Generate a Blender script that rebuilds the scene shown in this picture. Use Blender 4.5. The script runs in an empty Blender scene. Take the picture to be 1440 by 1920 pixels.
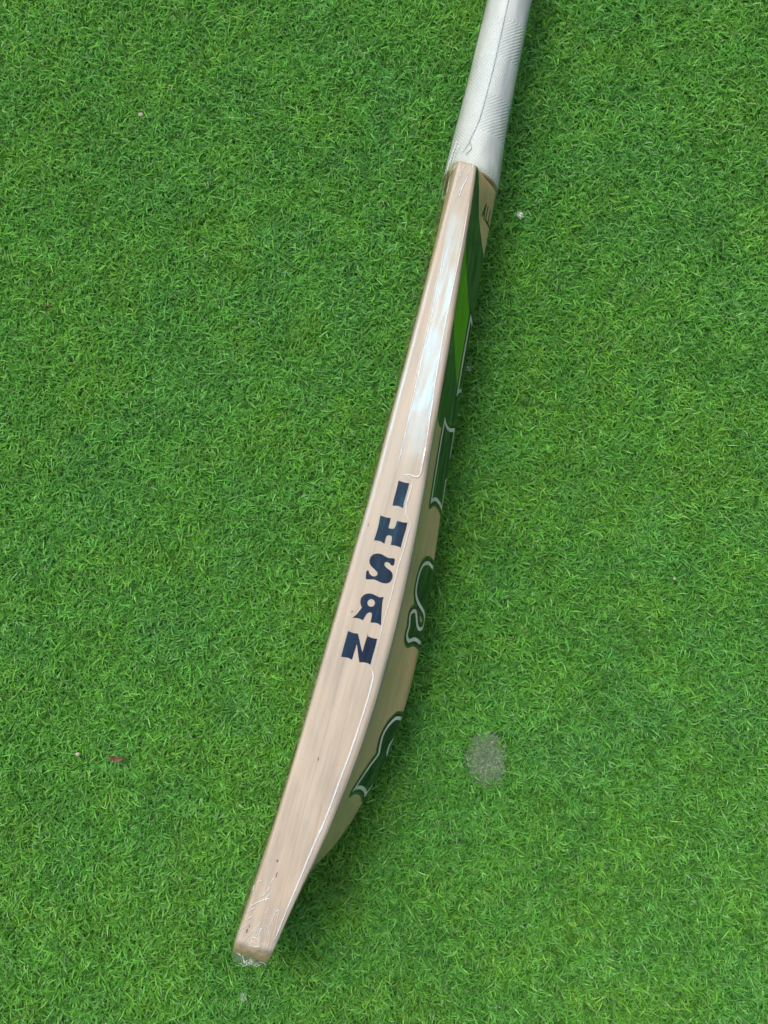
import bpy, math, random
import numpy as np
from mathutils import Vector, Matrix, noise as mnoise

random.seed(7)
RNG = np.random.default_rng(11)
scene = bpy.context.scene
COL = scene.collection

# ------------------------------------------------------------------ camera, world, sun, exposure
cam_d = bpy.data.cameras.new("camera")
cam = bpy.data.objects.new("camera", cam_d)
COL.objects.link(cam)
cam_d.sensor_fit = 'VERTICAL'
cam_d.angle = 2 * math.atan(960 / 1844)
cam_d.clip_start, cam_d.clip_end = 0.01, 50
cam.location = (0, -0.67 * math.sin(math.radians(6)), 0.112 + 0.67 * math.cos(math.radians(6)))
cam.rotation_euler = (math.radians(6), 0, 0)
scene.camera = cam

SUN_DIR = Vector((-0.27, 0.40, 1.0)).normalized()      # towards the bright part of the overcast sky
world = bpy.data.worlds.new("World")
scene.world = world
world.use_nodes = True
wn = world.node_tree
bg = wn.nodes["Background"]
sky = wn.nodes.new("ShaderNodeTexSky")
sky.sky_type = 'NISHITA'
sky.sun_disc = False
sky.sun_elevation = math.asin(SUN_DIR.z)
sky.sun_rotation = math.atan2(SUN_DIR.x, SUN_DIR.y)
sky.air_density = 1.0
sky.dust_density = 6.0
sky.ozone_density = 0.6
wn.links.new(sky.outputs[0], bg.inputs[0])
bg.inputs[1].default_value = 0.15
sun_d = bpy.data.lights.new("sun", 'SUN')
sun_d.energy = 1.25
sun_d.angle = math.radians(17)
sun_d.color = (1.0, 0.98, 0.955)
sun = bpy.data.objects.new("sun", sun_d)
COL.objects.link(sun)
sun.rotation_euler = SUN_DIR.to_track_quat('Z', 'Y').to_euler()
scene.view_settings.view_transform = 'Standard'
scene.view_settings.look = 'None'
scene.view_settings.gamma = 1.0
scene.view_settings.exposure = 0.22
scene.cycles.use_denoising = True
scene.cycles.transparent_max_bounces = 16
scene.cycles.max_bounces = 8
scene.cycles.use_adaptive_sampling = False
scene.cycles.sample_clamp_indirect = 3
scene.cycles.blur_glossy = 1.0
scene.cycles.caustics_reflective = False
scene.cycles.caustics_refractive = False

# ------------------------------------------------------------------ helpers
def mat(name):
    m = bpy.data.materials.new(name)
    m.use_nodes = True
    nt = m.node_tree
    b = nt.nodes["Principled BSDF"]
    return m, nt, b
def node(nt, kind, **kw):
    n = nt.nodes.new(kind)
    for k, v in kw.items():
        setattr(n, k, v)
    return n
def lk(nt, a, b): nt.links.new(a, b)
def math_node(nt, op, a, b=None, clamp=False):
    n = node(nt, "ShaderNodeMath", operation=op, use_clamp=clamp)
    for i, v in enumerate((a, b)):
        if v is None: continue
        if hasattr(v, "links"): lk(nt, v, n.inputs[i])
        else: n.inputs[i].default_value = v
    return n.outputs[0]
def ramp(nt, fac, stops, interp='LINEAR'):
    r = node(nt, "ShaderNodeValToRGB")
    r.color_ramp.interpolation = interp
    e = r.color_ramp.elements
    while len(e) < len(stops): e.new(0.5)
    for el, (p, c) in zip(e, stops):
        el.position = p
        el.color = (*c, 1) if len(c) == 3 else c
    lk(nt, fac, r.inputs[0])
    return r.outputs[0]
def noise_tex(nt, vec, scale, detail=3, rough=0.5, mapping=None):
    n = node(nt, "ShaderNodeTexNoise")
    n.inputs["Scale"].default_value = scale
    n.inputs["Detail"].default_value = detail
    n.inputs["Roughness"].default_value = rough
    if mapping:
        mp = node(nt, "ShaderNodeMapping")
        mp.inputs["Scale"].default_value = mapping
        lk(nt, vec, mp.inputs[0]); vec = mp.outputs[0]
    lk(nt, vec, n.inputs["Vector"])
    return n.outputs[0]
def mixc(nt, fac, a, b, blend='MIX'):
    n = node(nt, "ShaderNodeMix", data_type='RGBA', blend_type=blend)
    for i, v in ((0, fac), (6, a), (7, b)):
        if hasattr(v, "links"): lk(nt, v, n.inputs[i])
        elif i == 0: n.inputs[0].default_value = v
        else: n.inputs[i].default_value = (*v, 1)
    return n.outputs[2]
def bump(nt, h, strength, dist, target):
    b = node(nt, "ShaderNodeBump")
    b.inputs["Strength"].default_value = strength
    b.inputs["Distance"].default_value = dist
    lk(nt, h, b.inputs["Height"])
    lk(nt, b.outputs[0], target)
    return b
def link(name, me, m=None, parent=None, mw=None, smooth=True):
    if m and not me.materials: me.materials.append(m)
    if smooth: me.shade_smooth()
    o = bpy.data.objects.new(name, me)
    COL.objects.link(o)
    if parent: o.parent = parent
    if mw is not None: o.matrix_world = mw
    return o
def mesh_np(name, V, F):      # V (n,3) metres, F list/array of quads or tris (same length each) or list of mixed
    me = bpy.data.meshes.new(name)
    if isinstance(F, np.ndarray):
        k = F.shape[1]
        me.vertices.add(len(V)); me.vertices.foreach_set("co", np.ascontiguousarray(V, np.float32).ravel())
        me.loops.add(F.size); me.loops.foreach_set("vertex_index", np.ascontiguousarray(F, np.int32).ravel())
        me.polygons.add(len(F))
        me.polygons.foreach_set("loop_start", np.arange(0, F.size, k, dtype=np.int32))
        me.update(calc_edges=True); me.validate()
    else:
        me.from_pydata([tuple(v) for v in V], [], F); me.update()
    return me
def tag(o, label=None, cat=None, group=None, kind=None):
    if label: o["label"] = label
    if cat: o["category"] = cat
    if group: o["group"] = group
    if kind: o["kind"] = kind
    return o
def lathe_grid(nr, nc, closed=True):   # quads of an nr x nc grid, columns wrapped
    i, j = np.meshgrid(np.arange(nr - 1), np.arange(nc if closed else nc - 1), indexing='ij')
    a = i * nc + j; b = i * nc + (j + 1) % nc
    return np.stack([a, b, b + nc, a + nc], -1).reshape(-1, 4)

# ------------------------------------------------------------------ the shape of the bat (mm, bat frame: s to the toe, u across, v up)
def pchip(xs, ys, x):
    xs=np.asarray(xs,float); ys=np.asarray(ys,float); x=np.asarray(x,float)
    h=np.diff(xs); d=np.diff(ys)/h
    m=np.zeros_like(ys); m[0]=d[0]; m[-1]=d[-1]
    m[1:-1]=(d[:-1]*h[1:]+d[1:]*h[:-1])/(h[1:]+h[:-1])
    i=np.clip(np.searchsorted(xs,x)-1,0,len(xs)-2)
    t=(x-xs[i])/h[i]
    r=((1+2*t)*(1-t)**2*ys[i]+t*(1-t)**2*h[i]*m[i]+t*t*(3-2*t)*ys[i+1]+t*t*(t-1)*h[i]*m[i+1])
    r=np.where(x<xs[0],ys[0]+m[0]*(x-xs[0]),r)
    return np.where(x>xs[-1],ys[-1]+m[-1]*(x-xs[-1]),r)
LS,LV=[0,60,120,200,250,300,360,400,450,490,530,559],[-6.6,-5.8,-5.0,-4.6,-4.3,-5.1,-6.1,-6.7,-7.9,-9.5,-12,-13.8]
RS,RV=[0,30,60,120,150,200,250,290,330,360,385,411,442,465,482,522,559],[6.8,10.0,13.1,19.3,22.2,25.8,30.2,32.7,34,34.1,33.4,31.9,28.9,26.3,23.9,16.9,11.0]
BS,BV=[-10,3,22,40,70,96,122,150,200,240,275,300,340,370,390,405,432,450,478,498,507,516,530,559],[25,26,27.2,28.5,31.0,33,35.3,38.2,42.8,46.7,50.5,53,56.3,57.2,56.6,55,51,46.3,38,28.7,22.5,20.2,16.8,12.2]
def Lc(s): return pchip(LS,LV,s)
def Rc(s): return pchip(RS,RV,s)
def Bc(s): return pchip(BS,BV,s)
def Hc(s):   # half height of the blade
    return pchip([-24,-16,-10,-5,-1.5,0,2,8,548,552.8,556,560,564,567.5,570],[17,19,26,37,48,52,53.6,54,54,53.7,51.2,47,41,33,23],np.clip(s,-24,570))
def Gx(x):
    e=0.07
    xr=1-(np.sqrt((1-x)**2+e*e)-e)   # rounded crest at the spine
    xr=np.clip(xr,0,1.0)
    return 0.35*xr+0.65*xr**2
def back(s,x):   # x 0 top ridge .. 1 spine .. 2 bottom ridge -> local mm
    s=np.asarray(s,float); x=np.asarray(x,float)
    xx=np.where(x>1,2-x,x)
    w=np.exp(-(np.maximum(s,0)/16.)**2)      # the shoulder is rounder than the hollowed back
    u=Rc(s)+(Bc(s)-Rc(s))*(Gx(xx)*(1-w)+w*np.sin(np.pi/2*np.clip(xx,0,1))**1.15)
    return np.stack([s+0*x,u,54+Hc(s)*(1-x)],-1)
def arc(s,x,n=60):   # arc length (mm) from the ridge down the back
    s=np.asarray(s,float); x=np.asarray(x,float)
    t=np.linspace(0,1,n+1)
    xs=x[...,None]*t
    p=back(s[...,None]+0*xs,xs)
    return np.linalg.norm(np.diff(p,axis=-2),axis=-1).sum(-1)
ORG=np.array([0.05901471,0.24907235]); AX=np.array([-0.25828679,-0.96606829]); UX=np.array([0.96606829,-0.25828679])
Z0=0.004
def world(p):
    p=np.asarray(p)/1000.
    xy=ORG+p[...,0:1]*AX+p[...,1:2]*UX
    return np.concatenate([xy,p[...,2:3]+Z0],-1)
BAT_M = Matrix(((AX[0], UX[0], 0, ORG[0]), (AX[1], UX[1], 0, ORG[1]), (0, 0, 1, Z0), (0, 0, 0, 1)))
def wxy(s, u): return ORG + (np.asarray(s)[..., None] * AX + np.asarray(u)[..., None] * UX) / 1000.

def section(s):        # closed outline of the blade at s, from the top left corner clockwise: (k,2) of u,v
    L, R, H = float(Lc(s)), float(Rc(s)), float(Hc(s))
    pts = [(L, H - 2.6), (L + .25, H - 1.3), (L + 1.0, H - .35), (L + 2.2, H)]
    for t in np.linspace(.12, .9, 8): pts.append((L + (R - L) * t, H + .25 * math.sin(math.pi * t)))
    pts += [(R - 2.4, H + .02), (R - 1.1, H - .35), (R - .3, H - 1.1)]
    x0 = 2.4 / max(H, 3)
    xs = np.concatenate([np.linspace(x0, .8, 30), np.linspace(.82, 1.18, 19), np.linspace(1.2, 2 - x0, 30)])
    b = back(s + 0 * xs, xs)
    pts += [(p[1], p[2] - 54) for p in b]
    pts += [(R - .3, -H + 1.1), (R - 1.1, -H + .35), (R - 2.4, -H)]
    for t in (.75, .5, .25): pts.append((L + (R - L) * t, -H))
    pts += [(L + 2.2, -H), (L + 1, -H + .35), (L + .25, -H + 1.3)]
    for t in np.linspace(-1, 1, 25)[1:-1]:
        pts.append((L - (2.6 + 2.6 * math.exp(-max(s, 0) / 40)) * (1 - t * t), (H - 2.6) * t))
    return np.array(pts)

# ------------------------------------------------------------------ materials
def wood_material(name, col_a, col_b, streak, rough=.42):
    m, nt, b = mat(name)
    tc = node(nt, "ShaderNodeTexCoord").outputs["Object"]
    fine = noise_tex(nt, tc, 1, 4, .6, (9, 900, 900))
    broad = noise_tex(nt, tc, 1, 2, .5, (5, 130, 130))
    blotch = noise_tex(nt, tc, 1, 3, .55, (22, 45, 45))
    c = mixc(nt, ramp(nt, broad, [(.3, (0, 0, 0)), (.7, (1, 1, 1))]), col_a, col_b)
    c = mixc(nt, ramp(nt, fine, [(.42, (0, 0, 0)), (.8, (.32, .32, .32))]), c, streak)
    c = mixc(nt, ramp(nt, blotch, [(.5, (0, 0, 0)), (.8, (.25, .25, .25))]), c, (.60, .49, .38))
    # one long growth line wandering down the edge
    sep = node(nt, "ShaderNodeSeparateXYZ"); lk(nt, tc, sep.inputs[0])
    wob = noise_tex(nt, tc, 1, 2, .5, (7, 0, 0))
    for off, amp, w, k in ((.0078, .006, .0006, .30), (.0185, .007, .0009, .22), (-.001, .006, .0004, .16)):
        d = math_node(nt, 'SUBTRACT', sep.outputs[1], off)
        d = math_node(nt, 'SUBTRACT', d, math_node(nt, 'MULTIPLY', math_node(nt, 'SUBTRACT', wob, .5), amp))
        d = math_node(nt, 'ABSOLUTE', d)
        f = math_node(nt, 'MULTIPLY', math_node(nt, 'SUBTRACT', 1, math_node(nt, 'DIVIDE', d, w), True), k, True)
        c = mixc(nt, f, c, (.36, .20, .12))
    # golden tint between the edges: the hollow back's interreflected light put into the colour
    bounce = node(nt, "ShaderNodeMapRange"); lk(nt, math_node(nt, 'ABSOLUTE', math_node(nt, 'SUBTRACT', sep.outputs[2], .054)), bounce.inputs[0])
    bounce.inputs[1].default_value, bounce.inputs[2].default_value, bounce.inputs[3].default_value, bounce.inputs[4].default_value = .0495, .0525, 1, 0
    c = mixc(nt, bounce.outputs[0], c, mixc(nt, 1.0, c, (1.26, 1.09, .77), 'MULTIPLY'))
    lk(nt, c, b.inputs["Base Color"])
    b.inputs["Roughness"].default_value = rough
    b.inputs["Specular IOR Level"].default_value = .15
    bump(nt, fine, .12, .0004, b.inputs["Normal"])
    return m
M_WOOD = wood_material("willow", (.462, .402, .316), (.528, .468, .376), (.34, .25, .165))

def plain(name, col, rough=.4, spec=.4, vary=.12, scale=260):
    m, nt, b = mat(name)
    tc = node(nt, "ShaderNodeTexCoord").outputs["Object"]
    n = noise_tex(nt, tc, scale, 3)
    dark = tuple(c * (1 - vary) for c in col); lite = tuple(min(1, c * (1 + vary)) for c in col)
    lk(nt, mixc(nt, n, dark, lite), b.inputs["Base Color"])
    b.inputs["Roughness"].default_value = rough
    b.inputs["Specular IOR Level"].default_value = spec
    return m
def vinyl(name, col, **k):
    m = plain(name, col, **k)
    nt = m.node_tree; b = nt.nodes["Principled BSDF"]
    tc = node(nt, "ShaderNodeTexCoord").outputs["Object"]
    h = noise_tex(nt, tc, 1, 3, .55, (420, 60, 60))
    bump(nt, h, .10, .0006, b.inputs["Normal"])
    return m
M_GREEN = vinyl("dark_green_vinyl", (.013, .058, .020), rough=.34, spec=.2)
M_LIME = vinyl("lime_vinyl", (.13, .45, .003), rough=.36, spec=.2)
M_BLACK = plain("black_print", (.012, .013, .014))
M_NAVY, nt, b = mat("navy_print")
tc = node(nt, "ShaderNodeTexCoord").outputs["Object"]
scr = noise_tex(nt, tc, 1, 4, .65, (60, 1500, 1500))
lk(nt, mixc(nt, ramp(nt, scr, [(.56, (0, 0, 0)), (.78, (.5, .5, .5))]), (.005, .010, .030), (.06, .10, .21)), b.inputs["Base Color"])
b.inputs["Roughness"].default_value = .4
b.inputs["Specular IOR Level"].default_value = .08
M_KNOT = plain("knot_wood", (.20, .10, .045), vary=.4, scale=3000)

def emblem_material():
    m, nt, b = mat("emblem_print")
    at = node(nt, "ShaderNodeAttribute", attribute_name="edge_distance").outputs["Fac"]
    t = math_node(nt, 'DIVIDE', math_node(nt, 'ADD', at, 10), 20)      # -10..10 mm -> 0..1
    c = ramp(nt, t, [(0, (.010, .040, .013)), ((10 - 2.7) / 20, (.78, .79, .75)), (10.0 / 20, (.009, .034, .014)),
                     ((10 + 2.0) / 20, (.058, .115, .040)), ], 'CONSTANT')
    lk(nt, c, b.inputs["Base Color"])
    b.inputs["Roughness"].default_value = .38
    b.inputs["Specular IOR Level"].default_value = .12
    tc = node(nt, "ShaderNodeTexCoord").outputs["Object"]
    bump(nt, noise_tex(nt, tc, 1, 3, .55, (420, 60, 60)), .08, .0006, b.inputs["Normal"])
    return m
M_EMBLEM = emblem_material()

def film_material(name, milk, rough, amount, bumps, cap=.07, cling=False, sheen=(.92, .97, 1)):
    m, nt, _ = mat(name)
    nt.nodes.remove(nt.nodes["Principled BSDF"])
    out = nt.nodes["Material Output"]
    tc = node(nt, "ShaderNodeTexCoord").outputs["Object"]
    tr = node(nt, "ShaderNodeBsdfTransparent")      # seen more edge-on the film is yellower
    lw = node(nt, "ShaderNodeLayerWeight"); lw.inputs[0].default_value = .5
    lk(nt, mixc(nt, lw.outputs["Facing"], (.99, .99, .985), (.96, .93, .82)), tr.inputs[0])
    gl = node(nt, "ShaderNodeBsdfGlossy"); gl.inputs["Roughness"].default_value = rough
    df = node(nt, "ShaderNodeBsdfDiffuse"); df.inputs[0].default_value = (.82, .86, .84, 1)
    lk(nt, mixc(nt, lw.outputs["Facing"], sheen, (.86, .93, .86)), gl.inputs[0])
    fr = node(nt, "ShaderNodeFresnel"); fr.inputs[0].default_value = 1.45
    fac = math_node(nt, 'MINIMUM', math_node(nt, 'MULTIPLY', fr.outputs[0], amount, True), cap)
    h = None
    for sc_, w in bumps:
        n = math_node(nt, 'MULTIPLY', noise_tex(nt, tc, 1, 4, .6, sc_), w)
        h = n if h is None else math_node(nt, 'ADD', h, n)
    bp = bump(nt, h, 1.0, 1.0, gl.inputs["Normal"])
    lk(nt, bp.outputs[0], fr.inputs["Normal"])
    if cling:     # where the film clings to the wood it hardly shines
        cl = noise_tex(nt, tc, 1, 5, .7, (26, 300, 300))
        c2 = noise_tex(nt, tc, 1, 2, .5, (30, 110, 110))
        g = ramp(nt, math_node(nt, 'ADD', math_node(nt, 'MULTIPLY', cl, .6), math_node(nt, 'MULTIPLY', c2, .4)), [(.40, (.18, .18, .18)), (.50, (.6, .6, .6)), (.62, (1.25, 1.25, 1.25))])
        fac = math_node(nt, 'MULTIPLY', fac, g)
    m1 = node(nt, "ShaderNodeMixShader"); m1.inputs[0].default_value = milk
    lk(nt, tr.outputs[0], m1.inputs[1]); lk(nt, df.outputs[0], m1.inputs[2])
    m2 = node(nt, "ShaderNodeMixShader"); lk(nt, fac, m2.inputs[0])
    lk(nt, m1.outputs[0], m2.inputs[1]); lk(nt, gl.outputs[0], m2.inputs[2])
    lk(nt, m2.outputs[0], out.inputs[0])
    return m
M_FILM = film_material("clear_film", .003, .21, 1.05, (((22, 400, 400), .00004), ((60, 60, 60), .00028)), .45, cling=True, sheen=(.16, .64, 1))  # blue sky reflection put into the gloss colour of the film
M_CRUMPLE = film_material("crumpled_film", .05, .20, 1.5, (((150, 260, 260), .0009),), .3)
M_CREASE = film_material("film_fold", .58, .22, 3.0, (((50, 400, 400), .0002),), .5)

# ------------------------------------------------------------------ decals: clip a grid on a surface by a signed distance
def sdf_poly(P, poly):
    poly = np.asarray(poly, float); A = poly; B = np.roll(poly, -1, 0)
    d = np.full(P.shape[:-1], 1e9); ins = np.zeros(P.shape[:-1], bool)
    for a, b in zip(A, B):
        e = b - a; w = P - a
        t = np.clip((w @ e) / max(e @ e, 1e-9), 0, 1)
        d = np.minimum(d, np.linalg.norm(w - t[..., None] * e, axis=-1))
        c = (a[1] > P[..., 1]) != (b[1] > P[..., 1])
        with np.errstate(divide='ignore', invalid='ignore'):
            xi = (b[0] - a[0]) * (P[..., 1] - a[1]) / (b[1] - a[1]) + a[0]
        ins ^= c & (P[..., 0] < xi)
    return np.where(ins, -d, d)
def sdf_line(P, line, width):
    d = np.full(P.shape[:-1], 1e9); line = np.asarray(line, float)
    for a, b in zip(line[:-1], line[1:]):
        e = b - a; w = P - a
        t = np.clip((w @ e) / max(e @ e, 1e-9), 0, 1)
        d = np.minimum(d, np.linalg.norm(w - t[..., None] * e, axis=-1))
    return d - width / 2
def rounded(poly, n=1):        # Chaikin corner cutting for hand-read outlines
    p = np.asarray(poly, float)
    for _ in range(n):
        q = np.roll(p, -1, 0)
        p = np.stack([.8 * p + .2 * q, .2 * p + .8 * q], 1).reshape(-1, 2)
    return p
def clip_grid(name, POS, D, thr, m, parent, attr=False):
    nr, nc = D.shape
    Vs, Ds, F, cut = POS.reshape(-1, 3), D.ravel(), [], {}
    idx = np.arange(nr * nc).reshape(nr, nc)
    V = [None]; V.clear(); val = []; remap = {}
    def vert(i):
        if i not in remap: remap[i] = len(V); V.append(Vs[i]); val.append(Ds[i])
        return remap[i]
    def edge(i, j):
        k = (min(i, j), max(i, j))
        if k not in cut:
            t = (thr - Ds[k[0]]) / (Ds[k[1]] - Ds[k[0]])
            cut[k] = len(V); V.append(Vs[k[0]] * (1 - t) + Vs[k[1]] * t); val.append(thr)
        return cut[k]
    a, b_, c, d = idx[:-1, :-1].ravel(), idx[1:, :-1].ravel(), idx[1:, 1:].ravel(), idx[:-1, 1:].ravel()
    I = Ds < thr
    touch = I[a] | I[b_] | I[c] | I[d]
    for q in np.stack([a, b_, c, d], 1)[touch].tolist():
        ins = [I[k] for k in q]
        if all(ins): F.append([vert(k) for k in q]); continue
        out = []
        for k in range(4):
            i, j = q[k], q[(k + 1) % 4]
            if I[i]: out.append(vert(i))
            if I[i] != I[j]: out.append(edge(i, j))
        if len(out) >= 3: F.append(out)
    if not F: return None
    me = mesh_np(name, np.array(V) / 1000., F)
    if attr:
        at = me.attributes.new("edge_distance", 'FLOAT', 'POINT')
        at.data.foreach_set("value", np.array(val, np.float32))
    return link(name, me, m, parent)
def back_grid(s0, s1, w1, step=.7):      # grid on the back from the ridge to w1 mm round it
    s = np.linspace(s0, s1, int((s1 - s0) / step) + 2)
    x = np.linspace(.02, min(1.6, w1), int(110 * w1))
    S, X = np.meshgrid(s, x, indexing='ij')
    return S, X, arc_grid(S, X)
def arc_grid(S, X):
    out = np.zeros_like(S)
    tt = np.linspace(0, 1.6, 161)
    for i in range(S.shape[0]):
        p = back(S[i, 0] + 0 * tt, tt)
        cum = np.concatenate([[0], np.cumsum(np.linalg.norm(np.diff(p, axis=0), axis=1))])
        out[i] = np.interp(X[i], tt, cum)
    return out
def back_pos(S, X, off):
    e = .25
    p = back(S, X)
    ds = back(S + e, X) - back(S - e, X); dx = back(S, X + .004) - back(S, X - .004)
    n = np.cross(dx, ds); n /= np.linalg.norm(n, axis=-1, keepdims=True) + 1e-12
    n = np.where(n[..., 1:2] < 0, -n, n)
    return p + n * off
def top_grid(s0, s1, u0, u1, step):
    s = np.linspace(s0, s1, int((s1 - s0) / step) + 2); u = np.linspace(u0, u1, int((u1 - u0) / step) + 2)
    return np.meshgrid(s, u, indexing='ij')
def top_pos(S, U, off):
    t = (U - Lc(S)) / (Rc(S) - Lc(S))
    return np.stack([S, U, 54 + Hc(S) + .25 * np.sin(np.pi * np.clip(t, 0, 1)) + off], -1)

# ------------------------------------------------------------------ the bat
bat = bpy.data.objects.new("cricket_bat", None)
COL.objects.link(bat)
bat.matrix_world = BAT_M
bat.empty_display_size = .05
tag(bat, "pale wooden cricket bat in clear plastic wrap, lying on its edge on green turf", "cricket bat")

sl = np.unique(np.concatenate([np.linspace(-24, 2, 20), np.arange(4, 548, 2.), np.linspace(548, 570, 28)]))
rings = []
for s in sl:
    q = section(s)
    rings.append(np.column_stack([np.full(len(q), s), q[:, 0], q[:, 1] + 54]))
nk = len(rings[0])
V = np.concatenate(rings)
F = lathe_grid(len(sl), nk).tolist()
c0, c1 = len(V), len(V) + 1
V = np.concatenate([V, [rings[0].mean(0), rings[-1].mean(0) + [1.5, 0, 0]]])
for j in range(nk):
    F.append([c0, (j + 1) % nk, j])
    o_ = (len(sl) - 1) * nk
    F.append([c1, o_ + j, o_ + (j + 1) % nk])
me = mesh_np("blade", V / 1000., F)
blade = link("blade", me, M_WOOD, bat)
me.set_sharp_from_angle(angle=math.radians(28))

# navy letters down the edge
IHSAN = [
 [(233.56,11.5),(233.72,13.9),(233.94,16.31),(233.48,18.94),(236.93,19.07),(242.49,18.97),(246.47,18.85),(251.09,19.29),(250.47,17.17),(250.4,14.8),(251.18,11.87),(246.02,11.67),(238.89,11.74)],
 [(259.41,5.84),(259.88,7.92),(259.85,10.66),(259.45,13.05),(263.72,13.25),(265.97,13.07),(266.61,14.18),(265.87,16.96),(263.74,17.56),(260.21,17.56),(260.25,19.76),(260.18,22.09),(259.64,24.68),(264.55,24.81),(270.9,24.54),(277.13,24.64),(276.74,22.58),(276.74,20.24),(277.06,17.59),(273.58,17.45),(271.69,17.18),(270.99,15.98),(271.43,13.75),(272.72,13.31),(277.4,13.39),(276.53,10.81),(276.53,8.47),(277.02,6.03),(272.65,6.26),(267.14,6.34)],
 [(285.03,22.84),(289.96,23.37),(290.3,21.51),(288.91,19.97),(288.67,17.96),(289.75,16.85),(291.24,17.09),(292.67,19.03),(293.54,21.6),(294.97,23.54),(296.69,24.38),(299.0,24.45),(301.16,23.63),(302.68,21.7),(303.05,19.47),(302.9,17.1),(302.4,14.63),(302.16,12.62),(302.55,11.17),(303.18,9.39),(303.43,7.28),(300.62,6.76),(297.77,6.38),(297.23,7.79),(298.63,8.4),(299.84,9.66),(300.45,11.77),(299.74,13.53),(298.22,14.29),(296.86,13.53),(295.54,11.23),(294.26,8.71),(292.72,7.2),(290.96,6.49),(288.22,6.54),(286.13,7.92),(284.96,9.95),(284.53,12.17),(284.77,14.19),(285.45,16.32),(285.83,18.37),(285.47,20.61)],
 [(312.08,11.78),(313.57,9.08),(316.28,7.63),(318.94,7.81),(321.37,8.85),(322.04,9.81),(323.98,9.17),(327.44,7.78),(330.51,5.51),(329.91,8.06),(329.83,10.36),(330.33,12.82),(328.7,13.16),(325.34,14.19),(323.92,15.75),(324.47,17.45),(327.08,17.76),(330.51,17.91),(329.83,20.44),(329.61,22.7),(330.61,25.29),(326.12,24.24),(321.75,23.31),(316.61,22.32),(313.99,22.01),(311.75,22.26),(312.76,19.35),(312.26,16.88),(311.71,14.02)],
 [(339.66,4.96),(339.91,7.2),(340.01,9.7),(339.61,11.76),(343.61,14.01),(348.33,16.44),(350.63,17.83),(346.42,17.86),(341.38,18.05),(339.4,18.29),(339.9,20.74),(339.96,23.08),(339.58,25.06),(345.2,25.26),(351.75,25.08),(357.3,25.19),(356.68,22.94),(356.92,20.3),(357.58,17.55),(354.16,16.08),(349.68,14.25),(346.38,12.82),(349.29,12.83),(353.56,12.6),(357.32,12.54),(356.72,10.21),(356.82,7.54),(357.35,4.98),(351.41,4.91),(344.5,4.96)]]
for k, poly in enumerate(IHSAN):
    p = np.array(poly); lo, hi = p.min(0) - .6, p.max(0) + .6
    S, U = top_grid(lo[0], hi[0], lo[1], hi[1], .28)
    P = np.stack([S, U], -1)
    D = sdf_poly(P, rounded(poly, 2) if k == 2 else poly)
    if k == 3: D = np.maximum(D, 2.5 - np.linalg.norm(P - np.array([317.78, 15.03]), axis=-1))
    clip_grid("letter", top_pos(S, U, .10), D, 0, M_NAVY, bat)

# dark green panel, lime stripe and the cut-off lettering on the back
def on_back(name, s0, s1, x1, fn, thr, m, off, attr=False):
    S, X, W = back_grid(s0, s1, x1)
    return clip_grid(name, back_pos(S, X, off), fn(np.stack([S, W], -1)), thr, m, bat, attr)
PANEL = [(0.6, .0), (0.8, 4.0), (8.5, 9.8), (15, 17), (21.8, 25.7), (31.1, 38.2), (44.0, 56.0), (54.0, 70), (66, 110), (214, 110), (215, 66), (178, 60),
         (184, 33.0), (186.5, 22), (184, 10), (176, 3), (166, -1), (60, -2)]
on_back("sticker", 0, 216, 1.45, lambda P: sdf_poly(P, PANEL), 0, M_GREEN, .10)
LIME = [(54, -1), (64.1, 12.3), (71.8, 24.2), (81.9, 36.0), (92.4, 47.3), (94.4, 47.6), (109.3, 47.8), (131.1, 47.6), (149.0, 49.2), (138.7, 37.2), (125.0, 22.2), (118, 9), (112, .5), (109, -2)]
on_back("lime_stripe", 50, 150, 1.0, lambda P: sdf_poly(P, LIME), 0, M_LIME, .17)
T0 = [(92.0, 51.2), (156.1, 50.6), (153.0, 53.2), (150.6, 57.0), (149.4, 61.5), (149.2, 65), (150.5, 71), (150.5, 92), (101, 92), (99.4, 66.5), (97.2, 61.7), (94.8, 57.5)]
on_back("emblem", 84, 166, 1.4, lambda P: sdf_poly(P, T0), 2.0, M_EMBLEM, .20, True)
T1 = [(239.5, 33.4), (176.0, 31.4), (179.0, 37.7), (180.3, 44.3), (179.8, 50.8), (176.6, 61.7), (187.9, 63.0), (194.0, 63.0), (197.2, 63.2), (199.0, 66.5), (200.5, 74), (200.5, 95), (216.2, 95),
      (217.2, 70.0), (216.4, 65.5), (217.6, 62.3), (239.5, 64.5), (236.4, 55.5), (234.9, 47.0), (236, 40.2)]
on_back("emblem", 165, 247, 1.4, lambda P: sdf_poly(P, T1), 3.8, M_EMBLEM, .15, True)
SS = [(283.5, 84), (280.6, 71.5), (279.4, 60.9), (277.8, 53.8), (278.2, 48.1), (279.4, 43.8), (282.2, 38.9), (287.1, 35.3), (292.3, 34.0), (297.6, 33.8), (302.4, 35.2), (306.0, 38.5), (309.7, 44.6), (312.5, 52.1), (314.9, 58.0), (317.7, 61.9), (321.4, 63.0), (323.8, 61.6), (325.0, 58.9), (325.0, 55.1), (323.0, 52.3), (319.3, 49.5), (314.9, 46.0), (313.7, 43.7), (313.7, 40.0), (314.9, 35.9), (317.3, 33.0), (321.0, 33.3), (326.2, 36.0), (330.6, 34.7), (333.4, 35.1), (335.9, 37.4), (337.5, 41.1), (337.5, 43.9), (336.3, 47.6), (335.5, 51.7), (335.9, 56.6), (337.5, 63.9), (339.1, 70.4), (340, 80), (334, 100), (318, 104), (300, 102), (288, 96)]
on_back("emblem", 268, 348, 1.42, lambda P: sdf_poly(P, rounded(SS)), 3.8, M_EMBLEM, .15, True)
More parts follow.
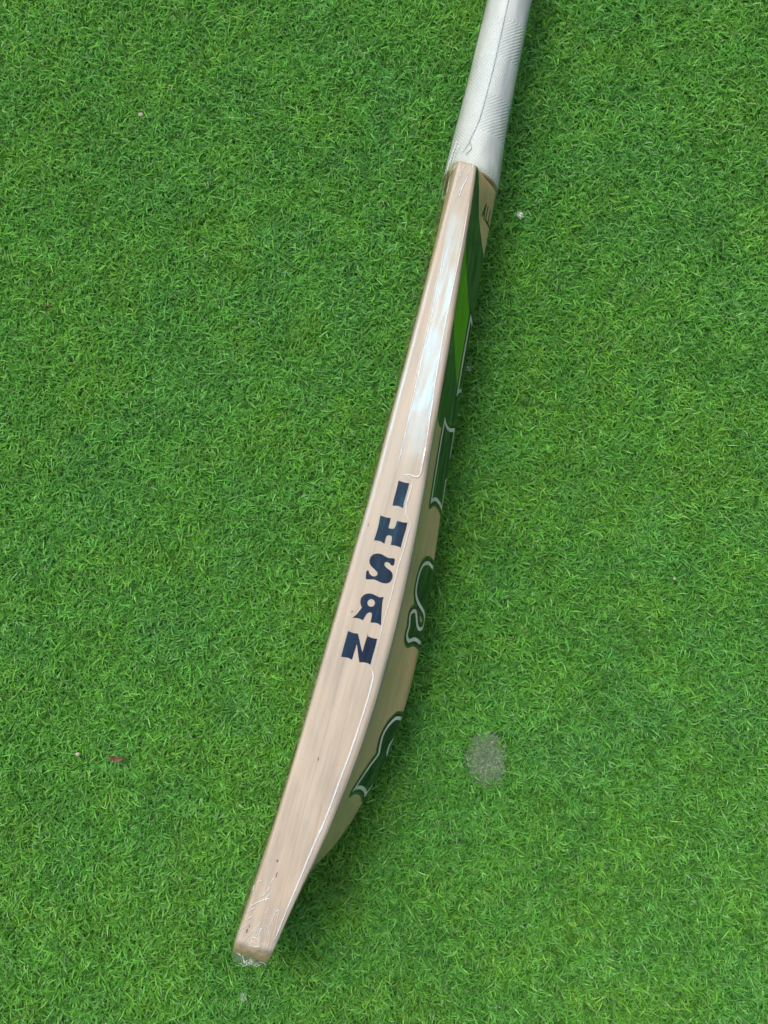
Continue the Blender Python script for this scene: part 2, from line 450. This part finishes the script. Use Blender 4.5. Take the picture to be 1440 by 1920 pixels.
LG = [(397, 84), (392.3, 71.7), (390.3, 63.1), (389.9, 57.9), (390.3, 53.4), (392.7, 49.2), (396.3, 45.0), (401.2, 42.1), (406.0, 41.3), (412.9, 43.4), (417.6, 45.8), (420.1, 44.1), (425.0, 39.6), (431.8, 35.1), (438.7, 30.7), (445.4, 26.8), (443.5, 33.0), (443.9, 40.6), (445.1, 46.2), (447.9, 53.1), (451.2, 57.6), (447.5, 58.9), (442.7, 62.3), (439.1, 66.3), (435.8, 69.3), (431.8, 73), (428, 84), (420, 96), (404, 96)]
HOLE = [(407.0, 74), (406.8, 67), (408.8, 62.6), (412.5, 60.6), (416.3, 61.8), (419.2, 66), (420, 74), (419, 80), (414, 83), (409, 80)]
on_back("emblem", 380, 460, 1.42, lambda P: np.maximum(sdf_poly(P, LG), -sdf_poly(P, rounded(HOLE))), 3.8, M_EMBLEM, .15, True)
for strokes in ([[(21.8, 34.8), (12.6, 34.6), (21.8, 40.4)], [(19, 35.2), (19, 39.0)]], [[(12.3, 39.6), (20.8, 44.0), (20.6, 49.2)]], [[(11.7, 46.8), (20.6, 50.4), (20.6, 55.4)]]):
    on_back("letter", 6, 25, 1.02, lambda P: np.minimum.reduce([sdf_line(P, l, 2.0) for l in strokes]), 0, M_BLACK, .12)

# small knots and flecks in the wood
def knot(s, u, a, b_):
    S, U = top_grid(s - a, s + a, u - b_, u + b_, .2)
    r = np.sqrt(((S - s) / a) ** 2 + ((U - u) / b_) ** 2) + .22 * np.sin(3 * np.arctan2(U - u, S - s) + s)
    clip_grid("knot", top_pos(S, U, .06), r, .8, M_KNOT, bat)
for s, u, a, b_ in ((495.7, -.7, 1.1, .8), (505, 1.1, 2.6, .4), (425.2, 7.9, 1.4, .5), (326.6, 4.3, .8, .7), (338.9, 18.0, .7, .5), (544, -8.1, 1.8, .6), (541, -7.2, 1.2, .4), (267.7, -.4, 1.6, .35), (118, 3.0, .6, .5)):
    knot(s, u, a, b_)
on_back("knot", 350, 358, 1.0, lambda P: np.minimum(np.linalg.norm((P - np.array([354., 50.7])) * [.8, 1.2], axis=-1) - .55, np.linalg.norm(P - np.array([355.3, 51.6]), axis=-1) - .3), 0, M_BLACK, .08)

# ------------------------------------------------------------------ handle and ribbed grip
GS = [-290, -240, -160, -111, -65, -42, -24, -14, -8]
GU = [-9.2, -6.8, -3.1, -.8, 1.4, 2.5, 3.7, 4.4, 4.6]
GA = [16.6, 16.8, 17.2, 17.9, 19.0, 20.0, 21.0, 21.4, 21.3]
GB = [16.6, 16.8, 17.2, 17.9, 19.2, 20.6, 23.0, 26.0, 28.6]
sg = np.concatenate([np.arange(-290, -135, 1.2), np.arange(-135, -7.9, .42)])
NT = 300
th = np.linspace(0, 2 * np.pi, NT, endpoint=False)
S, T = np.meshgrid(sg, th, indexing='ij')
cu, ra, rb = pchip(GS, GU, S), pchip(GS, GA, S), pchip(GS, GB, S)
arcm = T * 18.0
P_ = 62.0
tri = np.abs(((S + 12) / P_) % 1 - .5) * 2 * (P_ / 2)
phase = tri * .78 / 2.1 + 36 * T / (2 * np.pi)
rib = .5 + .5 * np.cos(2 * np.pi * phase)
lip = np.clip((S + 11) / 3, 0, 1)
rr = .33 * rib ** 1.3 * (1 - lip) + .35 * lip
ra2, rb2 = ra + rr - .4, rb + rr - .4
POS = np.stack([S, cu + ra2 * np.cos(T), 54 + rb2 * np.sin(T)], -1)
V = POS.reshape(-1, 3)
F = lathe_grid(len(sg), NT)
me = mesh_np("grip", V / 1000., F)
m, nt, b = mat("grip_rubber")
tc = node(nt, "ShaderNodeTexCoord").outputs["Object"]
lk(nt, mixc(nt, noise_tex(nt, tc, 90, 3), (.455, .52, .515), (.515, .585, .575)), b.inputs["Base Color"])
b.inputs["Roughness"].default_value = .5
grip = link("grip", me, m, bat)
# end faces of the grip (rubber rim) and the cap
def ring_pts(s, k, dz=0):
    c_, a_, b2 = float(pchip(GS, GU, s)), float(pchip(GS, GA, s)), float(pchip(GS, GB, s))
    return np.stack([np.full(96, s + dz), c_ + a_ * k * np.cos(np.linspace(0, 2 * np.pi, 96, endpoint=False)), 54 + b2 * k * np.sin(np.linspace(0, 2 * np.pi, 96, endpoint=False))], -1)
M_RIM = plain("grip_rim", (.36, .30, .20), rough=.55)
rimr = [ring_pts(-8, 1.0, -.3), ring_pts(-8, 1.012, .3), ring_pts(-8, .985, 1.2), ring_pts(-8, .90, 1.5), ring_pts(-8, .80, .6)]
link("grip_rim", mesh_np("grip_rim", np.concatenate(rimr) / 1000., lathe_grid(5, 96)), M_RIM, bat)
capr = [ring_pts(-290, k, -6 * math.sqrt(max(0, 1 - k ** 2.5))) for k in (1.0, .97, .9, .75, .5, .25, .02)]
link("grip_end", mesh_np("grip_end", np.concatenate(capr) / 1000., lathe_grid(7, 96)), m, bat)

# ------------------------------------------------------------------ clear plastic wrap
NPHI, NTH = 240, 400
phi = np.linspace(0, 2 * np.pi, NPHI, endpoint=False)
dirs = np.stack([np.cos(phi), np.sin(phi)], 1)
sf = np.concatenate([np.arange(-292, -40, 6.), np.arange(-40, 572.5, 2.5)])
Hs = np.zeros((len(sf), NPHI)); cen = np.zeros(len(sf))
tg = np.linspace(0, 2 * np.pi, 72, endpoint=False)
for i, s in enumerate(sf):
    pts = []
    if s > -24: pts.append(section(min(s, 569.5)))
    if s < -6:
        pts.append(np.stack([pchip(GS, GU, s) + (pchip(GS, GA, s) + .35) * np.cos(tg), (pchip(GS, GB, s) + .35) * np.sin(tg)], 1))
    pts = np.concatenate(pts)
    cen[i] = pchip([-292, -24, 0, 559], [-9.2, 3.7, 6, 6], s) if s < 0 else (Lc(s) + .5 * (Rc(s) - Lc(s)))
    Hs[i] = ((pts - [cen[i], 0]) @ dirs.T).max(0)
ker = np.exp(-.5 * (np.arange(-4, 5) / 1.6) ** 2); ker /= ker.sum()
Hp = np.pad(Hs, ((4, 4), (0, 0)), mode='edge')
Hsm = sum(ker[k] * Hp[k:k + len(sf)] for k in range(9))
Hs = np.maximum(Hsm, Hs) + .45
# wobble of the loose sleeve: looser over the face, drawn off the far ridge in the upper half
s_col = sf[:, None]
face = np.clip(-np.cos(phi), 0, 1)[None] ** 3
wob = np.array([[mnoise.noise(Vector((s / 45., 3 * math.cos(p), 3 * math.sin(p)))) for p in phi[::6]] for s in sf])
wob = np.repeat(wob, 6, axis=1)
inb = 1 / (1 + np.exp(-(s_col - 10) / 8))
Hs += face * (2.2 + 1.6 * np.clip(wob, -.8, 1) + 2.0 * np.exp(-np.clip(s_col, 0, 999) / 50)) * inb
tR = np.arctan2(54., (Rc(s_col) - cen[:, None]).clip(2))
bumpR = np.exp(-((phi[None] - tR) / .10) ** 2)
lift = np.clip(np.minimum((s_col - 15) / 25, (232 - s_col) / 16), 0, 1)
Hs += bumpR * lift * .3
tht = np.linspace(0, 2 * np.pi, NTH, endpoint=False)
ct = np.cos(tht[:, None] - phi[None])
ctm = np.where(ct > .05, ct, np.nan)
R_ = np.stack([np.nanmin(np.where(np.isnan(ctm), np.inf, Hs[i][None] / ctm), 1) for i in range(len(sf))])
FV = np.stack([np.repeat(sf[:, None], NTH, 1), cen[:, None] + R_ * np.cos(tht), np.maximum(54 + R_ * np.sin(tht), -2.5)], -1)
sF, uF, vF = FV[..., 0], FV[..., 1], FV[..., 2]
midc = pchip([0, 60, 110, 154, 204, 228], [-2.5, -1.0, 2.8, 4.8, 7.7, 8.6], np.clip(sF, 0, 228))
rimc = Rc(sF) - 2.6
rise = np.clip((uF - midc) / (rimc - midc), 0, 1) - .75 * np.clip((uF - rimc) / 2.6, 0, 1)
flat = 54 + Hc(sF) + .50 + lift * 1.9 * rise
top_in = (sF > 4) & (sF < 552) & (uF > Lc(sF) + 1.5) & (uF < Rc(sF) + .4) & (vF > 90)
FV[..., 2] = np.where(top_in, flat, vF)
me = mesh_np("plastic_wrap", FV.reshape(-1, 3) / 1000., lathe_grid(len(sf), NTH))
wrap = link("plastic_wrap", me, M_FILM, bat)
me.set_sharp_from_angle(angle=math.radians(35))

def film_top(s, u):      # height of the film above the edge at (s, u), read from the sleeve itself
    i = int(np.clip(np.searchsorted(sf, s), 1, len(sf) - 1))
    up = slice(0, NTH // 2)
    o = np.argsort(FV[i, up, 1])
    return float(np.interp(u, FV[i, up, 1][o], FV[i, up, 2][o]))
def strand(name, pts, width, parent, m, height=.35, zf=None):     # a raised fold of film along (s,u) points
    pts = np.asarray(pts, float)
    for _ in range(2):      # smooth the open polyline
        q = [pts[0]]
        for a, b_ in zip(pts[:-1], pts[1:]): q += [.75 * a + .25 * b_, .25 * a + .75 * b_]
        pts = np.array(q + [pts[-1]])
    n = len(pts); V = []
    prof = [(-1, 0), (-.7, .6), (0, 1), (.7, .6), (1, 0)]
    for i, p in enumerate(pts):
        t = pts[min(i + 1, n - 1)] - pts[max(i - 1, 0)]
        t = t / (np.linalg.norm(t) + 1e-9); nn = np.array([-t[1], t[0]])
        taper = min(1, .35 + 1.3 * min(i, n - 1 - i) / max(1, n * .25)) * (1 + .35 * mnoise.noise(Vector((p[0] / 6., p[1] / 6., width))))
        z = zf(*p) if zf else film_top(*p)
        for a, h in prof:
            q = p + nn * a * width / 2 * taper
            V.append((q[0], q[1], z - .12 + h * height * taper))
    F = lathe_grid(n, 5, False)
    return link(name, mesh_np(name, np.array(V) / 1000., F), m, parent)
FOLDS = [
 ([(228.36,14.05),(229.7,17.94),(231.33,20.73),(234.76,21.24),(244.41,20.65),(252.85,21.56),(256.19,23.77),(259.27,26.93),(263.23,26.81),(275.72,26.99),(290,26.11),(310,26.77),(330.28,25.98),(357.55,27.1)], .6),
 ([(207,23.4),(213.41,23.86),(219.65,24.33),(227.1,24.71),(228.4,22.15),(227.6,16.52),(229.1,14.24)], 1.0),
 ([(359.42,26.37),(363.91,29.3),(370.07,29.24),(379.14,29.37),(393.68,28.68),(415.82,27.39),(430.49,25.65),(450.24,23.9),(466,22.2),(472.34,20.9),(488.52,18.4),(502.03,16.8),(513.33,15.2),(523.49,13.5),(527.07,13.3)], 1.25),
 ([(521,13.8),(527.07,13.3),(532.88,12.4),(536.8,12.0),(544.9,10.9)], .8),
 ([(60,-.5),(85,2.2),(109.91,3.83),(127.14,4.61),(153.92,5.56),(181.13,6.67),(203.97,8.01),(225.56,8.39)], .5),
 ([(75,-.2),(110.33,2.4),(127.57,3.2),(154.43,4.0),(178.82,5.3)], .35),
 ([(26,8.0),(50,10.6),(80,12.4),(107.28,13.9),(124.52,14.9),(140.21,16.2),(161.7,18.4),(181.78,20.6),(201.48,22.8),(207,23.4)], .55),
 ([(553.29,-8.07),(551.3,-8.81),(548.14,-7.07),(542.71,-4.39),(539.02,-1.92),(535.29,-.34),(536.79,-1.14),(540.45,-2.22),(544.64,-2.79)], .4),
 ([(544.24,3.76),(539.72,3.02),(536.52,3.0),(539.24,4.82),(543.32,7.19),(547.21,7.75),(549.26,7.63),(548.35,5.97)], .45),
 ([(538.13,5.21),(533.21,5.94),(527.57,6.82),(525.31,8.3),(526.32,8.93),(530.76,8.77),(537.93,9.72),(543.79,10.2),(546.6,10.6)], .5),
 ([(533.28,-10.75),(530.19,-9.34),(528.15,-6.75)], .4),
 ([(533.28,-10.75),(535.48,-10.13),(536.04,-9.09),(533.62,-6.96),(530.03,-6.21)], .35),
 ([(545.3,-12.4),(541.59,-12.4),(539.27,-11.69),(537.18,-10.18),(534.11,-7.53)], .45),
 ([(544.41,-12),(541.92,-10.24),(537.42,-7.29)], .35),
 ([(530.1,.49),(527.79,.9),(526.34,1.9),(528.25,1.73),(530.17,.86)], .35),
 ([(541.27,-.24),(539.42,1),(541.8,.27),(544.57,-.01),(545.15,-.9)], .7),
 ([(551.33,-2.66),(547.54,-3.56),(546.61,-2.59),(547.02,-.37),(549.18,1.64),(547.53,1.53),(545.2,.17)], .4),
 ([(548.65,-5.18),(550.92,-4.88),(551.82,-3.23)], .35),
 ([(552.29,-13),(548.15,-12.9),(544.27,-12.4)], .45),
 ([(552.48,-4.44),(552.2,.39),(550.88,2.82)], .4),
 ([(549.04,.9),(547.26,2.51),(544.94,1.15)], .35),
 ([(548.7,4.67),(550.45,6.91),(549.57,7.71)], .5),
 ([(512.11,-10.2),(510.6,-8),(510.08,-5.94)], .45),
 ([(518.6,-11),(516,-11.2),(514.68,-11)], .6),
 ([(521.52,-5.14),(515.99,-1.86),(511.25,-1.58),(506.93,.04)], .5),
 ([(529.28,-10.8),(524.08,-6.03),(519.92,.85)], .5),
 ([(523.6,-1.33),(519.8,-1.6),(516.93,.42)], .8),
 ([(521.68,-10.8),(518.82,-9.53)], .4),
 ([(530.2,-11),(526.53,-9.37)], .5),
 ([(2.1,-.23),(4.49,-1.23),(7.88,-2.79),(12.35,-3.66),(19.2,-3.92),(25.03,-3.62)], .45),
 ([(1.79,2.53),(4.97,3.35),(10.83,2.03),(14.41,1.33),(19.66,.66)], .4),
 ([(11.2,2.8),(13.21,2.64),(19.07,1.32),(27.28,.61)], .8),
 ([(9.76,-1.9),(12.84,-2.32)], .5),
 ([(19.76,.28),(25.01,-.38),(30.35,-1.43)], .4),
 ([(1.78,4.15),(.6,4.61),(4.16,4.77)], .6),
]
for pts, w in FOLDS:
    strand("fold", pts, w * 1.2, wrap, M_CREASE)
# crumpled end of the wrap below the toe
nu, nv = 46, 34
Ug, Vg = np.meshgrid(np.linspace(-1, 1, nu), np.linspace(0, 1, nv), indexing='ij')
Lt, Rt = float(Lc(557)) - 1.2, float(Rc(557)) - 1.5
pos = []
for i in range(nu):
    for j in range(nv):
        a, t = Ug[i, j], Vg[i, j]
        nz = mnoise.noise(Vector((a * 3.1, t * 3.3, 1.7))) ; n2 = abs(mnoise.noise(Vector((a * 5, t * 6, 8.2)))); n3 = abs(mnoise.noise(Vector((a * 11, t * 9, 3.1))))
        bulge = 5.6 * math.sin(math.pi * min(1, t * 1.25)) * (1 - .45 * a * a) * (1.15 - .35 * a)
        pos.append((562.0 + 5.0 * min(1, t * 2.6) + .8 * bulge + 2.6 * nz + 3.4 * n2 - 1.6 * n3, (Lt + Rt) / 2 + a * (Rt - Lt) / 2 * (1 - .10 * t) + 1.2 * n2, 97.5 - 34 * t ** 1.15 + 2.2 * nz + 2 * n3))
me = mesh_np("wrap_end", np.array(pos) / 1000., lathe_grid(nu, nv, False))
wend = link("wrap_end", me, M_CRUMPLE, bat)
me.set_sharp_from_angle(angle=math.radians(30))
for k in range(9):
    t0 = RNG.uniform(.12, .7); a0 = RNG.uniform(-.9, .3)
    pl = []
    for q in np.linspace(0, 1, 7):
        a = min(.98, a0 + q * RNG.uniform(.5, .9)); t = np.clip(t0 + .10 * math.sin(q * 6 + k) + .12 * q, 0, .9)
        i, j = int((a + 1) / 2 * (nu - 1)), int(t * (nv - 1))
        pl.append(pos[i * nv + j])
    zf = {(p[0], p[1]): p[2] for p in pl}
    P3 = np.array(pl)
    strand("fold", P3[:, :2], RNG.uniform(.4, .8), wend, M_CREASE, .4,
           lambda s_, u_, P3=P3: float(P3[np.argmin((P3[:, 0] - s_) ** 2 + (P3[:, 1] - u_) ** 2), 2]) + .3)

# the fine seam that runs along the wrapped handle
M_SEAM = plain("seam_line", (.36, .40, .40), rough=.3)
def handle_top(s, u):
    c_, a_, b2 = float(pchip(GS, GU, s)), float(pchip(GS, GA, s)) + .9, float(pchip(GS, GB, s)) + .9
    return 54 + b2 * math.sqrt(max(0, 1 - ((u - c_) / a_) ** 2))
seam = strand("seam", [(-288, -9.0), (-200, -5.2), (-149.3, -3.4), (-119, -2.0), (-94.7, -1.0), (-73.7, -.8), (-60.3, -.7), (-47.7, -1.2), (-37, -3.2), (-30.6, -3.8), (-21.4, -7.1)], .6, wrap, M_SEAM, .22, handle_top)
strand("fold", [(-31.6, -3.4), (-27.5, -1.2), (-25.8, -1.0), (-23.2, -2.5), (-20.2, -4.2)], .5, wrap, M_SEAM, .3, handle_top)
strand("fold", [(-34, -13), (-20, -14.4), (-8, -14.8)], .5, wrap, M_CREASE, .3, film_top)
strand("fold", [(-30, -10.5), (-18, -12), (-6, -12)], .4, wrap, M_CREASE, .3, film_top)

for pl_, w_ in (([(-22, -13.5), (-6, -14.5), (12, -13), (30, -10.5)], .3), ([(-6, -10.5), (10, -9.8), (26, -8.2)], .4)):
    strand("fold", pl_, w_, wrap, M_CREASE, .3, film_top)

# ------------------------------------------------------------------ artificial turf
m, nt, b = mat("turf_backing")
geo = node(nt, "ShaderNodeNewGeometry").outputs["Position"]
lk(nt, mixc(nt, noise_tex(nt, geo, 260, 5, .7), (.022, .075, .014), (.075, .235, .038)), b.inputs["Base Color"])
b.inputs["Roughness"].default_value = .9
b.inputs["Specular IOR Level"].default_value = .1
bump(nt, noise_tex(nt, geo, 400, 4), .8, .004, b.inputs["Normal"])
ng = 60
gx, gy = np.meshgrid(np.linspace(-4, 4, ng), np.linspace(-4, 4, ng), indexing='ij')
base = mesh_np("turf_backing", np.stack([gx.ravel(), gy.ravel(), np.zeros(ng * ng)], -1), lathe_grid(ng, ng, False)[:, ::-1])
tag(link("turf_backing", base, m, smooth=False), kind="structure")

def vnoise(P, scale, seed):      # smooth value noise on a lattice, numpy
    r = np.random.default_rng(seed); G = r.random((256, 256))
    q = P / scale + 1000; i = np.floor(q).astype(int); f = q - i; f = f * f * (3 - 2 * f)
    a, b_ = i[:, 0] % 256, i[:, 1] % 256; a1, b1 = (a + 1) % 256, (b_ + 1) % 256
    return (G[a, b_] * (1 - f[:, 0]) + G[a1, b_] * f[:, 0]) * (1 - f[:, 1]) + (G[a, b1] * (1 - f[:, 0]) + G[a1, b1] * f[:, 0]) * f[:, 1]
WORN = np.array([.0787, -.180])
def bat_mask(P):        # keep roots out from under the edge the bat lies on
    d = P - ORG; s = d @ AX * 1000; u = d @ UX * 1000
    return (s > -12) & (s < 568) & (u > Lc(s) - 2.5) & (u < Rc(s) + 2.5)
def make_blades(roots, length, width, rise, curl, lean, az, seed, k=4):
    # each blade: 4 cross-sections bending over from its root
    n = len(roots); r = np.random.default_rng(seed)
    t = np.linspace(0, 1, k)
    a0 = az; turn = curl
    el0 = lean
    p = np.zeros((n, k, 3)); p[:, 0, :2] = roots; p[:, 0, 2] = .0005
    seg = length / (k - 1)
    dirs_ = np.zeros((n, k, 3))
    for j in range(k):
        f = t[j]
        el = el0 + rise * f          # elevation falls along the blade
        aa = a0 + turn * f
        dirs_[:, j] = np.stack([np.cos(el) * np.cos(aa), np.cos(el) * np.sin(aa), np.sin(el)], 1)
        if j: p[:, j] = p[:, j - 1] + dirs_[:, j - 1] * seg[:, None]
    p[:, :, 2] = np.maximum(p[:, :, 2], .0008)
    side = np.stack([-np.sin(a0), np.cos(a0), r.normal(0, .35, n)], 1); side /= np.linalg.norm(side, axis=1, keepdims=True)
    w = np.array([.75, 1.0, .85, .12] if k == 4 else [.8, 1.0, .25])[None, :, None] * (width / 2)[:, None, None]
    Lp, Rp = p - side[:, None] * w, p + side[:, None] * w
    return np.stack([Lp, Rp], 2).reshape(n, 2 * k, 3)
def strip_faces(n, k=4):
    base = (np.arange(n) * 2 * k)[:, None, None]
    q = np.array([[2 * j, 2 * j + 1, 2 * j + 3, 2 * j + 2] for j in range(k - 1)])[None]
    return (base + q).reshape(-1, 4)

X0, X1, Y0, Y1 = -.40, .40, -.47, .54
def scatter(pitch, jit, r):
    gx, gy = np.meshgrid(np.arange(X0, X1, pitch), np.arange(Y0, Y1, pitch), indexing='ij')
    P = np.stack([gx.ravel(), gy.ravel()], 1) + r.uniform(-jit, jit, (gx.size, 2)) * pitch
    return P
r = np.random.default_rng(5)
blades, cols = [], []
def colour(P, n, r, tip):
    a = vnoise(P, .030, 3); b_ = vnoise(P, .011, 4); c_ = vnoise(P, .16, 6)
    y = np.clip((.55 * a + .3 * c_ + .15 * r.random(n) - .46) * 3.6, -1, 1)       # yellow-green .. blue-green
    y = np.where(r.random(n) < .5, y, r.uniform(-1, 1, n) * .8)
    mid = np.array([.113, .368, .052]); yel = np.array([.155, .402, .042]); blu = np.array([.100, .335, .076])
    col = np.where(y[:, None] > 0, mid + (yel - mid) * y[:, None], mid + (blu - mid) * (-y[:, None]))
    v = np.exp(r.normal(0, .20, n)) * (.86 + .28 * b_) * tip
    pale = r.random(n) < .022
    col = np.where(pale[:, None], np.array([.16, .34, .12]), col) * v[:, None]
    return np.clip(col, .004, .6)
# 1: curly thatch lying low, 2: tufts of blades fanning out and bending over, 3: a few long stray blades on top
P = scatter(.00195, .7, r); n = len(P)
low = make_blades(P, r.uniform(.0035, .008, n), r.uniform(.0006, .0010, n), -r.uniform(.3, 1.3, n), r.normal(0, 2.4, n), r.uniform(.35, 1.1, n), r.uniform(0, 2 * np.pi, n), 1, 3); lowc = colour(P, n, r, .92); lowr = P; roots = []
T_ = scatter(.0066, .45, r)
per = 15
P = np.repeat(T_, per, 0); n = len(P)
az = np.tile(np.arange(per) * 2 * np.pi / per, len(T_)) + r.normal(0, .6, n) + np.repeat(r.uniform(0, 6.3, len(T_)), per)
P = P + np.stack([np.cos(az), np.sin(az)], 1) * (r.uniform(.0002, .0026, n))[:, None]
ln = np.repeat(vnoise(T_, .02, 9) * .4 + .8, per) * r.uniform(.006, .0122, n)
blades.append(make_blades(P, ln, r.uniform(.0008, .00122, n), -r.uniform(.7, 1.7, n), r.normal(0, 1.8, n), r.uniform(.55, 1.25, n), az, 2)); cols.append(colour(P, n, r, 1.0)); roots.append(P)
P = scatter(.0058, .8, r); n = len(P)
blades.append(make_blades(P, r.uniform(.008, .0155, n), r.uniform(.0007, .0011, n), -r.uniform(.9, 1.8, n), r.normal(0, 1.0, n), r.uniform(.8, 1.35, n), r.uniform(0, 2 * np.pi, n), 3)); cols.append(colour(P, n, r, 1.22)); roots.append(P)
blades = np.concatenate(blades); cols = np.concatenate(cols); roots = np.concatenate(roots)
def kept(bl, rt, k):
    dw = (rt - WORN) / np.array([.0122, .0165]); dw = np.sqrt((dw ** 2).sum(1)) + .22 * (vnoise(rt, .005, 21) - .5)
    keep = ~bat_mask(rt) & ~(np.random.default_rng(8).random(len(dw)) < .90 * np.clip((1.25 - dw) / .4, 0, 1))
    return keep & ~(bat_mask(bl[:, -1, :2]) | bat_mask(bl[:, k, :2]))
k4, k3 = kept(blades, roots, 4), kept(low, lowr, 2)
blades, cols, low, lowc = blades[k4], cols[k4], low[k3], lowc[k3]
n, n3 = len(blades), len(low)
V = np.concatenate([blades.reshape(-1, 3), low.reshape(-1, 3)])
F = np.concatenate([strip_faces(n), strip_faces(n3, 3) + n * 8])
me = mesh_np("grass", V, F)
ca = me.color_attributes.new("tint", 'FLOAT_COLOR', 'POINT')
cc = np.concatenate([np.repeat(cols, 8, 0), np.repeat(lowc, 6, 0)])
ca.data.foreach_set("color", np.column_stack([cc, np.ones(len(cc))]).astype(np.float32).ravel())
def blade_material(name):
    m, nt, b = mat(name)
    at = node(nt, "ShaderNodeVertexColor", layer_name="tint").outputs[0]
    lk(nt, at, b.inputs["Base Color"])
    b.inputs["Roughness"].default_value = .40
    b.inputs["Specular IOR Level"].default_value = .42
    tr = node(nt, "ShaderNodeBsdfTranslucent"); lk(nt, at, tr.inputs[0])
    mx = node(nt, "ShaderNodeMixShader"); mx.inputs[0].default_value = .33
    lk(nt, b.outputs[0], mx.inputs[1]); lk(nt, tr.outputs[0], mx.inputs[2])
    lk(nt, mx.outputs[0], nt.nodes["Material Output"].inputs[0])
    return m
M_BLADE = blade_material("grass_blade")
tag(link("grass", me, M_BLADE), kind="stuff")
# a small worn spot: short grey-green matted fibres
n = 6500
q = np.sqrt(RNG.random(n)) * (1 + RNG.normal(0, .12, n)) ; aa = RNG.uniform(0, 2 * np.pi, n)
P = WORN + np.stack([np.cos(aa) * .0125 * q, np.sin(aa) * .0170 * q], 1)
bl = make_blades(P, RNG.uniform(.002, .0055, n), RNG.uniform(.0005, .0009, n), -RNG.uniform(.2, .9, n), RNG.normal(0, 1.6, n), RNG.uniform(.05, .45, n), RNG.uniform(0, 6.28, n), 12)
bl[:, :, 2] += (.0028 + .002 * np.clip(1 - q ** 2, 0, 1))[:, None]
cw = np.array([.175, .265, .15]) * np.exp(RNG.normal(0, .2, n))[:, None]
cw = np.where((RNG.random(n) < .10)[:, None], np.array([.29, .37, .28]), cw)
cw = np.where((RNG.random(n) < .22)[:, None], np.array([.10, .24, .06]), cw)
me = mesh_np("matted_fibres", bl.reshape(-1, 3), strip_faces(n))
ca = me.color_attributes.new("tint", 'FLOAT_COLOR', 'POINT')
ca.data.foreach_set("color", np.column_stack([np.repeat(cw, 8, 0), np.ones(n * 8)]).astype(np.float32).ravel())
tag(link("matted_fibres", me, blade_material("matted_fibre")), kind="stuff")

# ------------------------------------------------------------------ bits lying in the turf
M_STONE = plain("pale_stone", (.38, .34, .28), rough=.7, vary=.25, scale=700)
def pebble(x, y, z, size, seed, label):
    rr = np.random.default_rng(seed); nr_, nc_ = 9, 14
    V = []
    for i in range(nr_):
        f = math.pi * i / (nr_ - 1)
        for j in range(nc_):
            g = 2 * math.pi * j / nc_
            d = Vector((math.sin(f) * math.cos(g), math.sin(f) * math.sin(g), math.cos(f)))
            k = 1 + .35 * mnoise.noise(d * 1.7 + Vector((seed, 0, 0)))
            k *= min(1, .92 / max(abs(d.x * .8 + d.y * .6), abs(d.y * .9 - d.x * .3), .6))
            V.append((d.x * k * size, d.y * k * size * .85, d.z * k * size * .6))
    o = link("pebble", mesh_np("pebble", np.array(V), lathe_grid(nr_, nc_)[:, ::-1]), M_STONE)
    o.location = (x, y, z)
    tag(o, label, "pebble", "pebbles lying in the turf")
pebble(-.1992, .3375, .0115, .0020, 1, "tiny cream pebble on the grass beyond the bat, level with the white handle")
pebble(-.2341, -.1756, .0115, .0019, 6, "tiny pale pebble on the grass beside the curled brown leaf")
pebble(.2264, -.0416, .0105, .0012, 9, "tiniest whitish pebble on the bare grass right of the bat")
M_LEAF = plain("dry_leaf", (.15, .07, .04), rough=.6, vary=.4, scale=500)
def leaf(x, y, z, length, width, rot, bend, label):
    V = []; nl, nw = 15, 7
    for i in range(nl):
        t = i / (nl - 1)
        w = width * (math.sin(math.pi * t) ** .7) * (1 + .2 * mnoise.noise(Vector((t * 4, x * 50, 0))))
        for j in range(nw):
            a = j / (nw - 1) * 2 - 1
            V.append(((t - .5) * length, a * w / 2 + bend * length * math.sin(t * math.pi) + .0005 * math.sin(9 * t), .0016 * a * a + .0007 * math.sin(t * 11)))
    o = link("dry_leaf", mesh_np("dry_leaf", np.array(V), lathe_grid(nl, nw, False)), M_LEAF)
    sm = o.modifiers.new("thickness", 'SOLIDIFY'); sm.thickness = .0003
    o.location = (x, y, z); o.rotation_euler = (.1, .08, rot)
    tag(o, label, "leaf")
leaf(-.2035, -.1775, .0125, .0135, .0040, -.12, -.10, "curled reddish brown dry leaf scrap on the grass left of the bat's toe")
leaf(-.2686, .1749, .0115, .0058, .0026, .05, .05, "small rust brown leaf fragment on the grass at the far left")
M_BIT = film_material("film_scrap", .08, .12, 2.0, (((300, 300, 300), .0008),))
def scrap(x, y, z, size, seed, label):
    V = []; k = 7
    for i in range(k):
        for j in range(k):
            a, c_ = i / (k - 1) - .5, j / (k - 1) - .5
            rd = 1.25 - .9 * (a * a + c_ * c_) * 2 + .5 * mnoise.noise(Vector((a * 5, c_ * 5, seed * 3)))
            V.append((a * size * rd, c_ * size * 1.4 * rd, .002 * mnoise.noise(Vector((a * 4, c_ * 4, seed)))))
    o = link("film_scrap", mesh_np("film_scrap", np.array(V), lathe_grid(k, k, False)), M_BIT)
    o.location = (x, y, z); o.rotation_euler = (0, 0, seed)
    tag(o, label, "plastic scrap", "scraps of clear film in the turf")
scrap(.1102, .2531, .011, .0075, 1.3, "scrap of clear film in the grass right of the bat's shoulder")
scrap(.0680, .126, .010, .0050, 2.1, "smaller scrap of clear film close to the green sticker side of the bat")
scrap(-.1050, -.3534, .011, .0060, 3.3, "scrap of clear film in the grass below the bat's toe")
